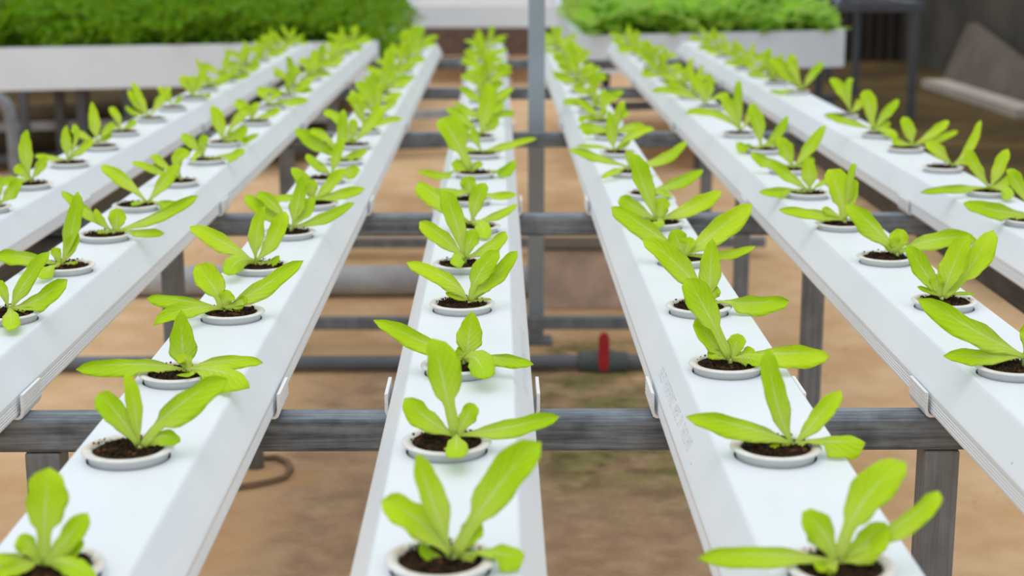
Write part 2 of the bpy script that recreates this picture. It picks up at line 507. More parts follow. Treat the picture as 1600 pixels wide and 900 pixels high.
# each plant: (pot u, pot v, crown u, crown v, [(mid u, mid v, tip u, tip v, visible width px, shape), ...])
# shape: l long blunt, p pointed, r small round, t thin; capital: hangs over towards the viewer
PL = {
 'C': [
  (688, 873, 708, 868, [(655, 815, 597, 779, 58, 'l'), (670, 770, 652, 709, 50, 'p'), (768, 775, 842, 688, 66, 'w'), (772, 868, 820, 868, 46, 'R'), (680, 872, 657, 848, 20, 'r'), (730, 840, 752, 815, 34, 'r')]),
  (698, 690, 713, 680, [(693, 600, 678, 528, 56, 'w'), (668, 655, 634, 621, 44, 'l'), (795, 668, 872, 648, 36, 'l'), (730, 652, 742, 631, 28, 'r'), (713, 694, 712, 715, 38, 'R')]),
  (717, 570, 726, 560, [(733, 525, 738, 487, 50, 'p'), (665, 537, 586, 497, 34, 'l'), (785, 560, 832, 567, 24, 'l'), (745, 562, 757, 592, 42, 'R'), (722, 550, 718, 540, 20, 'r'), (705, 562, 688, 556, 12, 't')]),
  (722, 474, 733, 472, [(748, 430, 779, 391, 34, 'w'), (700, 438, 636, 407, 30, 'l'), (775, 432, 806, 391, 28, 'l'), (757, 446, 784, 434, 22, 'l'), (715, 464, 696, 457, 9, 't'), (755, 468, 768, 468, 7, 't')]),
  (722, 412, 726, 402, [(692, 372, 656, 345, 32, 'l'), (711, 345, 692, 297, 36, 'l'), (734, 380, 743, 359, 26, 'r'), (765, 385, 789, 361, 26, 'l'), (718, 403, 714, 417, 22, 'R')]),
  (742, 353, 736, 348, [(745, 315, 758, 285, 30, 'l'), (685, 310, 653, 284, 34, 'l'), (775, 336, 807, 318, 15, 'l'), (752, 352, 758, 373, 26, 'R')]),
  (732, 311, 736, 303, [(733, 290, 730, 275, 26, 'r'), (775, 307, 806, 302, 15, 'l'), (700, 298, 668, 300, 14, 'l'), (720, 300, 700, 312, 12, 't')]),
  (742, 270, 736, 266, [(712, 220, 688, 184, 42, 'w'), (775, 275, 804, 249, 22, 'l'), (695, 274, 653, 266, 14, 'l'), (722, 258, 705, 256, 20, 'r'), (745, 258, 746, 252, 16, 'r')]),
  (752, 240, 753, 236, [(790, 228, 838, 214, 14, 'l'), (742, 215, 735, 205, 18, 'l'), (770, 238, 785, 236, 10, 't'), (725, 232, 700, 228, 12, 'l')]),
  (748, 213, 750, 209, [(760, 175, 766, 130, 30, 'l'), (725, 185, 698, 167, 18, 'l'), (770, 195, 772, 180, 18, 'l'), (735, 200, 720, 195, 12, 'l')]),
 ],
 'L1': [
  (75, 886, 66, 880, [(70, 800, 76, 731, 68, 'w'), (105, 842, 134, 801, 42, 'l'), (46, 852, 29, 838, 32, 'r'), (25, 874, -14, 868, 26, 'l'), (110, 880, 146, 906, 40, 'L'), (25, 888, -16, 902, 26, 'l'), (105, 862, 124, 838, 34, 'l')]),
  (200, 701, 218, 696, [(185, 650, 153, 614, 46, 'l'), (211, 640, 199, 582, 30, 'l'), (272, 640, 352, 588, 48, 'w'), (252, 682, 282, 690, 30, 'R')]),
  (278, 582, 289, 577, [(285, 540, 283, 484, 52, 'p'), (215, 570, 117, 574, 34, 'l'), (350, 564, 410, 564, 26, 'l'), (340, 580, 384, 596, 50, 'L'), (292, 562, 276, 553, 24, 'r'), (300, 585, 276, 586, 7, 't')]),
  (361, 487, 349, 482, [(334, 450, 306, 414, 44, 'w'), (405, 452, 471, 405, 34, 'l'), (288, 470, 229, 463, 26, 'l'), (295, 483, 242, 503, 30, 'l'), (354, 466, 360, 455, 24, 'r'), (372, 474, 382, 462, 18, 'l'), (368, 484, 378, 483, 8, 't')]),
  (407, 415, 398, 408, [(350, 380, 297, 351, 32, 'l'), (402, 362, 414, 322, 30, 'p'), (428, 372, 444, 330, 32, 'l'), (372, 408, 357, 430, 30, 'R'), (420, 412, 435, 399, 17, 'l')]),
  (452, 362, 455, 354, [(466, 315, 472, 273, 28, 'p'), (505, 342, 552, 315, 20, 'l'), (420, 330, 383, 304, 30, 'l'), (425, 318, 400, 302, 22, 'l'), (478, 330, 488, 308, 24, 'l')]),
  (497, 317, 488, 312, [(477, 290, 456, 261, 26, 'l'), (530, 304, 569, 293, 20, 'l'), (515, 290, 537, 262, 22, 'l'), (455, 310, 418, 310, 14, 'l'), (488, 295, 486, 280, 20, 'r')]),
  (508, 278, 517, 273, [(498, 258, 479, 240, 18, 'l'), (527, 245, 537, 215, 20, 'l'), (545, 268, 556, 258, 20, 'r'), (505, 262, 492, 258, 14, 'r')]),
  (540, 250, 530, 247, [(495, 225, 461, 200, 26, 'l'), (535, 210, 537, 170, 20, 'l'), (550, 245, 574, 233, 16, 'l'), (508, 212, 478, 205, 16, 'l'), (520, 235, 515, 222, 20, 'r')]),
  (553, 226, 552, 222, [(575, 195, 602, 163, 22, 'l'), (530, 188, 504, 174, 18, 'l'), (552, 200, 550, 185, 18, 'l'), (540, 215, 528, 205, 14, 'l')]),
  (573, 203, 572, 199, [(598, 190, 628, 184, 12, 'l'), (560, 170, 550, 140, 20, 'l'), (556, 165, 542, 150, 16, 'l'), (585, 180, 592, 160, 16, 'l')]),
  (590, 180, 590, 176, [(605, 165, 620, 150, 14, 'l'), (575, 150, 557, 127, 22, 'l'), (590, 150, 592, 130, 18, 'l'), (570, 165, 555, 155, 12, 'l')]),
 ],
 'R1': [
  (1312, 884, 1308, 876, [(1200, 868, 1093, 868, 42, 'l'), (1285, 832, 1254, 800, 46, 'r'), (1345, 790, 1414, 718, 62, 'w'), (1415, 815, 1464, 765, 38, 'l'), (1345, 855, 1382, 815, 58, 'l'), (1293, 886, 1272, 882, 22, 'r')]),
  (1212, 698, 1240, 693, [(1213, 630, 1200, 545, 42, 'l'), (1165, 668, 1074, 648, 40, 'l'), (1276, 655, 1313, 609, 36, 'l'), (1295, 690, 1352, 692, 42, 'R'), (1220, 692, 1200, 692, 22, 'r')]),
  (1136, 568, 1142, 560, [(1105, 490, 1073, 434, 46, 'w'), (1112, 535, 1088, 498, 36, 'l'), (1150, 540, 1153, 521, 28, 'r'), (1220, 553, 1297, 553, 42, 'l'), (1172, 560, 1192, 566, 26, 'R'), (1165, 553, 1178, 545, 24, 'r'), (1118, 550, 1106, 545, 18, 'r')]),
  (1092, 478, 1108, 472, [(1110, 420, 1113, 373, 42, 'p'), (1170, 474, 1233, 468, 36, 'l'), (1062, 418, 1006, 371, 42, 'l'), (1115, 458, 1123, 450, 22, 'r')]),
  (1068, 403, 1068, 398, [(1115, 365, 1174, 316, 44, 'l'), (1012, 358, 957, 321, 36, 'l'), (1060, 380, 1052, 358, 30, 'r'), (1130, 398, 1179, 383, 17, 'l'), (1075, 385, 1078, 370, 24, 'r')]),
  (1030, 347, 1027, 343, [(1005, 290, 988, 238, 34, 'l'), (1078, 325, 1126, 297, 30, 'l'), (990, 322, 969, 307, 28, 'l'), (1033, 328, 1038, 308, 26, 'r'), (1030, 346, 1024, 353, 18, 'R'), (1005, 342, 992, 340, 8, 't')]),
  (1022, 302, 1014, 298, [(1058, 285, 1098, 264, 22, 'l'), (1010, 285, 1018, 272, 18, 'r'), (1030, 300, 1048, 306, 12, 'l')]),
  (985, 268, 982, 260, [(935, 245, 890, 231, 16, 'l'), (1035, 248, 1071, 219, 20, 'l'), (984, 245, 988, 237, 20, 'l'), (960, 268, 941, 275, 12, 'l')]),
  (966, 238, 960, 234, [(955, 205, 952, 172, 22, 'p'), (990, 210, 1023, 200, 16, 'l'), (930, 228, 899, 228, 8, 't'), (975, 225, 980, 215, 14, 'l')]),
 ],
 'R2': [
  (1582, 572, 1602, 556, [(1525, 518, 1438, 464, 46, 'l'), (1535, 557, 1477, 553, 30, 'l'), (1610, 525, 1606, 500, 34, 'r')]),
  (1476, 470, 1472, 464, [(1446, 428, 1418, 382, 34, 'l'), (1486, 425, 1512, 366, 44, 'l'), (1516, 418, 1550, 358, 40, 'w'), (1455, 455, 1433, 448, 10, 't'), (1498, 458, 1524, 460, 6, 't'), (1464, 445, 1464, 428, 22, 'r')]),
  (1384, 401, 1402, 395, [(1365, 355, 1323, 318, 36, 'l'), (1460, 375, 1528, 372, 34, 'l'), (1404, 378, 1412, 359, 30, 'r'), (1390, 388, 1381, 382, 10, 't'), (1398, 382, 1392, 374, 18, 'r')]),
  (1312, 349, 1320, 344, [(1311, 305, 1296, 264, 42, 'w'), (1275, 333, 1218, 325, 20, 'l'), (1330, 310, 1337, 280, 22, 'l'), (1328, 285, 1337, 254, 14, 'l'), (1295, 330, 1285, 330, 12, 'r')]),
  (1262, 301, 1266, 298, [(1264, 270, 1261, 244, 30, 'p'), (1228, 301, 1187, 298, 20, 'l'), (1232, 275, 1202, 253, 20, 'l'), (1283, 285, 1300, 277, 9, 't')]),
  (1232, 264, 1240, 260, [(1262, 235, 1289, 194, 22, 'l'), (1228, 238, 1217, 214, 28, 'l'), (1198, 252, 1175, 238, 20, 'l'), (1258, 255, 1270, 245, 18, 'l')]),
  (1199, 233, 1190, 228, [(1184, 195, 1173, 162, 26, 'l'), (1212, 212, 1230, 180, 18, 'l'), (1170, 232, 1152, 222, 22, 'l'), (1205, 222, 1212, 216, 12, 'r')]),
  (1155, 208, 1158, 204, [(1153, 165, 1155, 124, 18, 'l'), (1140, 170, 1128, 150, 20, 'l'), (1172, 180, 1178, 160, 14, 'l'), (1120, 178, 1070, 174, 14, 'l')]),
  (1110, 166, 1102, 158, [(1095, 140, 1078, 115, 20, 'l'), (1110, 140, 1105, 113, 14, 'l'), (1060, 143, 1018, 140, 14, 'l'), (1125, 150, 1140, 148, 12, 'l')]),
 ],
 'R3': [
  (1606, 343, 1624, 338, [(1560, 330, 1508, 315, 30, 'l'), (1590, 290, 1578, 262, 24, 'l')]),
  (1549, 298, 1547, 293, [(1495, 293, 1441, 297, 16, 'l'), (1560, 265, 1574, 232, 24, 'l'), (1524, 262, 1511, 232, 22, 'l'), (1568, 285, 1580, 275, 16, 'r'), (1570, 298, 1574, 312, 20, 'R')]),
  (1478, 261, 1488, 257, [(1465, 235, 1448, 221, 24, 'l'), (1515, 230, 1531, 187, 17, 'l'), (1508, 250, 1522, 250, 12, 'r'), (1475, 245, 1468, 240, 12, 'r')]),
  (1416, 231, 1427, 226, [(1420, 205, 1412, 182, 24, 'l'), (1458, 207, 1482, 187, 18, 'l'), (1465, 215, 1497, 203, 14, 'l'), (1405, 222, 1398, 215, 12, 'r')]),
  (1378, 209, 1365, 202, [(1325, 188, 1288, 177, 14, 'l'), (1357, 165, 1350, 141, 24, 'r'), (1383, 178, 1404, 154, 18, 'l'), (1385, 205, 1400, 214, 16, 'L'), (1380, 195, 1390, 190, 12, 'r')]),
  (1335, 180, 1334, 176, [(1318, 145, 1297, 122, 20, 'l'), (1325, 142, 1332, 121, 14, 'l'), (1340, 165, 1345, 155, 14, 'r')]),
  (1257, 142, 1257, 138, [(1232, 115, 1203, 88, 24, 'l'), (1268, 118, 1287, 96, 16, 'l'), (1225, 143, 1202, 142, 8, 't'), (1238, 105, 1242, 85, 20, 'l')]),
 ],
 'L2': [
  (20, 489, 15, 482, [(38, 445, 74, 392, 28, 'l'), (60, 468, 102, 435, 36, 'l'), (17, 495, 17, 516, 28, 'R'), (45, 484, 65, 483, 12, 'l'), (4, 455, -6, 440, 20, 'l')]),
  (102, 415, 95, 412, [(113, 360, 122, 299, 28, 'l'), (40, 402, -6, 397, 28, 'l'), (112, 385, 118, 362, 22, 'l'), (78, 422, 58, 432, 22, 'R'), (88, 398, 84, 387, 16, 'r'), (110, 412, 122, 409, 9, 't')]),
  (163, 366, 178, 361, [(135, 330, 97, 296, 20, 'l'), (250, 335, 306, 303, 22, 'l'), (222, 362, 256, 362, 16, 'l'), (182, 345, 183, 325, 28, 'r'), (158, 345, 150, 326, 14, 'l'), (162, 362, 152, 361, 10, 't')]),
  (213, 320, 230, 315, [(195, 282, 157, 257, 24, 'l'), (255, 285, 277, 255, 24, 'l'), (255, 318, 280, 315, 16, 'l'), (215, 318, 205, 320, 8, 't')]),
  (285, 283, 283, 278, [(240, 265, 206, 251, 14, 'l'), (278, 250, 298, 238, 22, 'l'), (250, 252, 242, 240, 16, 'l')]),
  (325, 249, 318, 245, [(355, 247, 381, 232, 18, 'l'), (318, 225, 325, 213, 18, 'l'), (300, 222, 283, 210, 20, 'l'), (310, 240, 300, 255, 10, 't')]),
  (350, 222, 348, 218, [(370, 225, 404, 208, 14, 'l'), (342, 195, 331, 164, 24, 'l'), (365, 215, 385, 195, 26, 'l'), (375, 180, 390, 172, 18, 'l')]),
  (400, 190, 395, 186, [(420, 178, 437, 168, 14, 'l'), (385, 170, 367, 157, 22, 'l'), (395, 175, 405, 160, 16, 'l')]),
  (425, 165, 418, 162, [(450, 160, 481, 155, 16, 'l'), (412, 148, 402, 140, 18, 'l'), (430, 148, 440, 145, 16, 'l')]),
 ],
 'L3': [
  (-8, 323, 5, 316, [(18, 300, 30, 278, 24, 'l'), (-5, 290, -12, 275, 22, 'l')]),
  (57, 287, 48, 280, [(40, 235, 43, 203, 26, 'p'), (35, 268, 24, 259, 18, 'r'), (62, 262, 73, 245, 18, 'l'), (20, 285, -5, 288, 18, 'l')]),
  (111, 254, 106, 250, [(103, 220, 104, 196, 20, 'p'), (128, 232, 145, 217, 16, 'l'), (80, 246, 54, 242, 12, 'l'), (120, 210, 112, 197, 12, 't')]),
  (163, 228, 152, 222, [(148, 190, 143, 159, 22, 'p'), (168, 202, 180, 194, 16, 'l'), (130, 210, 112, 200, 14, 'l'), (165, 215, 172, 205, 12, 'l')]),
  (192, 206, 190, 202, [(182, 182, 171, 167, 15, 'l'), (202, 195, 212, 186, 13, 'l'), (180, 198, 172, 196, 8, 't')]),
  (237, 185, 234, 180, [(220, 158, 207, 127, 14, 'l'), (215, 162, 201, 139, 14, 'l'), (250, 158, 266, 136, 16, 'l'), (210, 175, 198, 165, 10, 'l')]),
  (270, 168, 270, 164, [(255, 145, 248, 135, 12, 'l'), (262, 150, 262, 135, 14, 'l'), (278, 158, 285, 150, 10, 'l')]),
  (305, 152, 300, 148, [(290, 132, 282, 118, 18, 'l'), (312, 130, 318, 108, 16, 'l'), (315, 150, 330, 147, 12, 'l'), (300, 130, 300, 118, 16, 'l')]),
 ],
}


def surf_z(x, y, cx, py, px):
    """Height of what lies below a leaf point: flat top, slope, wall side of the channel, and the cup's own rim."""
    r = math.hypot(x - px, y - py)
    if 0.0165 < r < 0.0285:
        return ZFLAT + RIM_TOP + 0.0016
    a = abs(x - cx)
    if a < 0.035:
        return ZFLAT + 0.0016
    if a < 0.05:
        return ZFLAT - (a - 0.035) / 0.015 * (ZFLAT - ZSH) + 0.002
    return -1


def outline(t, sh):
    if sh == 'w':                                            # winged: broad stalk, then a sudden shoulder
        sh_ = max(0.0, min(1.0, (t - 0.30) / 0.13))
        w = 0.34 + 0.42 * sh_ * sh_ * (3 - 2 * sh_) + 0.24 * max(0.0, min(1.0, (t - 0.36) / 0.24))
        w *= 0.8 + 0.2 * min(1.0, t / 0.1)
        if t > 0.66:
            w *= math.sqrt(max(0.0, 1 - ((t - 0.66) / 0.34) ** 2.1))
        return max(w, 0.03)
    if sh == 'r':
        a, q, tm, k = 0.30, 0.12, 0.62, 2.2
    elif sh == 'p':
        a, q, tm, k = 0.16, 0.16, 0.40, 1.7
    elif sh == 't':
        a, q, tm, k = 0.34, 0.2, 0.6, 1.8
    else:
        a, q, tm, k = 0.20, 0.14, 0.54, 2.5
    s = max(0.0, min(1.0, (t - q * 0.5) / max(1e-3, (tm - q * 0.5))))
    w = a + (1 - a) * (s * s * (3 - 2 * s)) ** (0.75)
    if t > tm:
        e = (t - tm) / (1 - tm)
        w *= max(0.0, 1 - e ** k) ** (0.70 if sh == 'p' else 0.52)
    return max(w, 0.03)


def leaf_mesh(P0, P1, P2, wpx, sh, rnd, floor_fn, origin):
    hang = sh.isupper()
    sh = sh.lower()
    C = P1 * 2 - (P0 + P2) * 0.5
    n, mcols = (15, 9)
    z1 = depth(P2) * 0.6 + depth(P0) * 0.4
    pts, tans = [], []
    for i in range(n + 1):
        t = i / n
        pts.append(P0 * (1 - t) ** 2 + C * 2 * t * (1 - t) + P2 * t * t)
        tans.append(((C - P0) * (1 - t) + (P2 - C) * t).normalized())
    L = sum((pts[i + 1] - pts[i]).length for i in range(n))
    cup = rnd.uniform(0.25, 0.55) if sh in 'lpw' else 0.25
    if hang:
        cup = -0.25
    twist = rnd.uniform(-0.22, 0.22)
    ph, fq = rnd.uniform(0, 6.28), rnd.uniform(2.5, 4.2)
    run = (P2 - P0).normalized()
    flat = abs(run.dot(R3 @ Vector((1, 0, 0))))
    asym0 = rnd.uniform(0.25, 0.58) * min(1.0, max(0.0, flat - 0.35) * 2) + rnd.uniform(-0.1, 0.1)
    UPV = R3 @ Vector((0, 1, 0))
    crinkle = rnd.uniform(0, 6.28)
    N0 = None
    top, bot = [], []
    for i in range(n + 1):
        t = i / n
        T = tans[i]
        view = (CAM - pts[i]).normalized()
        vp = (view - T * view.dot(T))
        vp = vp.normalized() if vp.length > 1e-4 else Vector((0, 0, 1))
        up = Vector((0, 0, 1)) - T * T.z
        if up.length < 0.25:
            up = vp
        up = up.normalized()
        N = (vp * 0.62 + up * 0.38)
        N = (N - T * N.dot(T)).normalized()
        if N0 is not None:
            N = (N * 0.5 + (N0 - T * N0.dot(T)).normalized() * 0.5).normalized()
        N0 = N
        Sd = T.cross(N).normalized()
        a = twist * (t - 0.35)
        Sr = Sd * math.cos(a) + N * math.sin(a)
        Nr = N * math.cos(a) - Sd * math.sin(a)
        asym = asym0 * (-1 if Sd.dot(UPV) > 0 else 1)
        vis = max(0.6, Nr.dot(vp))
        W = wpx * z1 / F / vis * (0.98 if sh == 'r' else 0.92 if sh == 'w' else 0.84)
        w = outline(t, sh) * W
        r0, r1 = [], []
        for j in range(mcols):
            u = j / (mcols - 1) * 2 - 1
            au = abs(u)
            ww = w * (1 + asym * u + 0.05 * au * math.sin(crinkle + 23 * t + 2 * u) * (t > 0.3)) * 0.5
            h = cup * (au ** 1.6) * w * 0.5
            h += 0.10 * w * (au ** 2.5) * math.sin(ph + fq * 2 * math.pi * t * 0.5 + (1.7 if u > 0 else 0)) * (0 if t < 0.25 else 1)
            if sh in 'lw' and t > 0.8:
                h -= (t - 0.8) ** 2 * L * 1.3 * (1 if not hang else 1.6)
            thick = 0.00035 + 0.0011 * max(0, 1 - t * 1.6) * max(0, 1 - au * 1.1)
            p = pts[i] + Sr * (u * ww) + Nr * h
            zf = floor_fn(p.x, p.y)
            if p.z < zf + thick and i > 0:
                p = Vector((p.x, p.y, zf + thick))
            r0.append(p - origin + Nr * thick)
            r1.append(p - origin - Nr * thick)
        top.append(r0)
        bot.append(r1)
    vs, fs, uvs = [], [], []
    m = mcols
    for g in (top, bot):
        for i, row in enumerate(g):
            for j, p in enumerate(row):
                vs.append(p)
                uvs.append((j / (m - 1), i / n))
    o = (n + 1) * m
    for i in range(n):
        for j in range(m - 1):
            a, b, c, d = i * m + j, i * m + j + 1, (i + 1) * m + j + 1, (i + 1) * m + j
            fs.append((a, b, c, d))
            fs.append((o + d, o + c, o + b, o + a))
        a, d = i * m, (i + 1) * m
        fs.append((a, d, o + d, o + a))
        a, d = i * m + m - 1, (i + 1) * m + m - 1
        fs.append((d, a, o + a, o + d))
    for j in range(m - 1):
        fs.append((j + 1, j, o + j, o + j + 1))
        e = n * m
        fs.append((e + j, e + j + 1, o + e + j + 1, o + e + j))
    me = bpy.data.meshes.new('leaf')
    me.from_pydata([tuple(v) for v in vs], [], fs)
    uvl = me.uv_layers.new(name='UVMap')
    for lp in me.loops:
        uvl.data[lp.index].uv = uvs[lp.vertex_index]
    for p in me.polygons:
        p.use_smooth = True
    me.update()
    return me


# cup: one lathe profile, shared by every plant
def cup_mesh():
    prof = [(0.0004, -0.034), (0.0150, -0.034), (0.0175, -0.031), (R_CUP - 0.0006, -0.004), (R_CUP, 0.0049), (R_RIM - 0.0010, 0.0051), (R_RIM, 0.0055), (R_RIM - 0.0003, 0.0061),
            (R_RIM - 0.0018, RIM_TOP), (0.0218, 0.0064), (0.0203, 0.0058), (0.0199, 0.0046), (0.0193, -0.004)]
    n = 48
    vs, fs = [], []
    for r, z in prof:
        for k in range(n):
            a = 2 * math.pi * k / n
            vs.append((r * math.cos(a), r * math.sin(a), z))
    for i in range(len(prof) - 1):
        for k in range(n):
            k2 = (k + 1) % n
            fs.append((i * n + k, i * n + k2, (i + 1) * n + k2, (i + 1) * n + k))
    me = bpy.data.meshes.new('net_cup')
    me.from_pydata(vs, [], fs)
    for p in me.polygons:
        p.use_smooth = True
    me.update()
    me.materials.append(M['cup'])
    return me


def soil_mesh(seed):
    rnd = random.Random(seed)
    rings, n = 11, 44
    off = Vector((rnd.uniform(-9, 9), rnd.uniform(-9, 9), 0))
    vs, fs = [(0, 0, 0.0055)], []
    for i in range(1, rings + 1):
        for k in range(n):
            a = 2 * math.pi * (k + 0.5 * (i % 2)) / n
            r = R_SOIL * i / rings
            p = Vector((r * math.cos(a), r * math.sin(a), 0))
            h = noise.noise((p + off) * 260) * 0.0016 + noise.noise((p + off) * 620) * 0.0014 + noise.noise((p + off) * 70) * 0.0012
            edge = (i / rings) ** 6
            vs.append((p.x, p.y, 0.0060 + h - edge * 0.0010))
    for k in range(n):
        fs.append((0, 1 + k, 1 + (k + 1) % n))
    for i in range(rings - 1):
        for k in range(n):
            a, b = 1 + i * n + k, 1 + i * n + (k + 1) % n
            fs.append((a, a + n, b + n, b))
    # crumbs and fibres standing out of the surface
    def crumb(p, s):
        b0 = len(vs)
        for d in ((1, 0, 0), (-1, 0, 0), (0, 1, 0), (0, -1, 0), (0, 0, 1), (0, 0, -1)):
            j = Vector(d) * s * rnd.uniform(0.6, 1.3)
            vs.append(tuple(p + j))
        for f in ((0, 2, 4), (2, 1, 4), (1, 3, 4), (3, 0, 4), (2, 0, 5), (1, 2, 5), (3, 1, 5), (0, 3, 5)):
            fs.append(tuple(b0 + x for x in f))
    for _ in range(110):
        a, r = rnd.uniform(0, 6.283), R_SOIL * math.sqrt(rnd.random()) * 1.03
        crumb(Vector((r * math.cos(a), r * math.sin(a), 0.0066 + rnd.uniform(-0.0006, 0.0016))), rnd.uniform(0.0004, 0.0012))
    me = bpy.data.meshes.new('potting_soil')
    me.from_pydata(vs, [], fs)
    me.update()
    me.materials.append(M['soil'])
    return me


CUP = cup_mesh()
SOILS = [soil_mesh(k) for k in range(5)]
ORD = ['first', 'second', 'third', 'fourth', 'fifth', 'sixth', 'seventh', 'eighth', 'ninth', 'tenth', 'eleventh', 'twelfth', 'thirteenth', 'fourteenth', 'fifteenth', 'sixteenth',
       'seventeenth', 'eighteenth', 'nineteenth', 'twentieth', 'twenty-first', 'twenty-second', 'twenty-third', 'twenty-fourth', 'twenty-fifth']
NUM = ['no', 'one', 'two', 'three', 'four', 'five', 'six', 'seven', 'eight']
pots = {c: [] for c in ORDER}


def make_plant(ch, pos, crown, leaves, idx, seed):
    """pos: centre of the cup on the flat top; leaves: (mid, tip, width px, shape) in world space."""
    rnd = random.Random(seed)
    lab = f"{NUM[len(leaves)]}-leaved young lettuce, {ORD[idx]} from the near end of {CH_NAME[ch]}"
    root = empty('potted_lettuce', pos, lab, 'potted lettuce', 'young lettuces in the ' + CH_NAME[ch])
    c = link_mesh('net_cup', CUP, None, root)
    c.rotation_euler.z = rnd.uniform(0, 6.28)
    s = link_mesh('potting_soil', SOILS[seed % 5], None, root)
    s.rotation_euler.z = rnd.uniform(0, 6.28)
    s.location.z = rnd.uniform(-0.0004, 0.0006)
    cx = CX[ch]
    fn = lambda x, y: surf_z(x, y, cx, pos.y, pos.x)
    lc = crown - pos
    tube('stem', [(lc.x, lc.y, 0.003), (lc.x, lc.y, lc.z * 0.6 + 0.002), (lc.x, lc.y, lc.z + 0.0002)], [0.0017, 0.0020, 0.0012], M['stem'], root, 8)
    for mid, tip, w, sh in leaves:
        base = crown.copy()
        d = (mid - crown)
        if d.length > 0:
            base += Vector((d.x, d.y, 0)).normalized() * 0.0012 if Vector((d.x, d.y, 0)).length > 1e-5 else Vector((0, 0, 0))
        me = leaf_mesh(base, mid, tip, w, sh, rnd, fn, pos)
        me.materials.append(M['leaf'])
        link_mesh('leaf', me, None, root)
    return root


def spec_plant(ch, spec):
    pu, pv, cu, cv, lv = spec
    p = at_z(pu, pv - 3.5 * (pv + 100) / 800, ZFLAT + RIM_TOP)
    pos = Vector((CX[ch] + max(-0.008, min(0.008, p.x - CX[ch])), p.y, ZFLAT))
    cr = at_y(cu, cv, pos.y)
    cr.x = pos.x + max(-0.014, min(0.014, cr.x - pos.x))
    cr.z = max(ZFLAT + 0.007, min(ZFLAT + 0.0125, cr.z))
    out = []
    for mu, mv, tu, tv, w, sh in lv:
        mpp = depth(cr) / F
        upm = (cv - tv) * mpp
        if tv > cv + 3:
            zt = ZFLAT + 0.012
            tip = at_z(tu, tv, zt)
            dy = max(-0.055, tip.y - pos.y)
            tip = at_y(tu, tv, pos.y + dy)
        else:
            side = abs(tu - cu) * mpp
            dy = 0.22 * upm - 0.10 * side * (1 if upm < 0.5 * side else 0)
            tip = at_y(tu, tv, pos.y + dy)
        mid = at_y(mu, mv, pos.y + dy * 0.5)
        out.append((mid, tip, w, sh))
    return pos, cr, out


def rand_plant(ch, y, rnd):
    pos = Vector((CX[ch] + rnd.uniform(-0.004, 0.004), y, ZFLAT))
    cr = pos + Vector((rnd.uniform(-0.007, 0.007), rnd.uniform(-0.003, 0.003), 0.010))
    out = []
    n_up = rnd.choice((1, 2, 2))
    dirs = [(-1, rnd.uniform(0.2, 0.75)), (1, rnd.uniform(0.15, 0.75))]
    dirs += [(rnd.uniform(-0.5, 0.5), 1.0) for _ in range(n_up)]
    dirs += [(rnd.choice((-1, 1)) * rnd.uniform(0.6, 1), rnd.uniform(0.0, 0.4))]
    px = F / depth(pos)
    for dx, dz in dirs:
        L = rnd.uniform(0.040, 0.060)
        d = Vector((dx, rnd.uniform(-0.35, 0.35), dz)).normalized()
        tip = cr + d * L
        mid = cr + d * L * 0.5 + Vector((0, 0, L * rnd.uniform(-0.05, 0.12)))
        out.append((mid, tip, rnd.uniform(0.013, 0.018) * px, 'l' if rnd.random() < 0.75 else 'p'))
    out.append((cr + Vector((rnd.uniform(-.004, .004), 0, 0.008)), cr + Vector((rnd.uniform(-.008, .008), 0.002, 0.017)), 0.012 * px, 'r'))
    return pos, cr, out


seed = 11
PLANTS = []
for ch in ORDER:
    rnd = random.Random(hash(ch) % 1 + 100 + ORDER.index(ch))
    specs = [spec_plant(ch, s) for s in PL[ch]]
    ys = [s[0].y for s in specs]
    gap = 0.181
    y = ys[-1] + gap
    while y < YFAR - 0.06:
        specs.append(rand_plant(ch, y + rnd.uniform(-0.006, 0.006), rnd))
        y += gap
    for i, (pos, cr, lv) in enumerate(specs):
        pots[ch].append(pos)
        PLANTS.append((ch, pos, cr, lv, i))

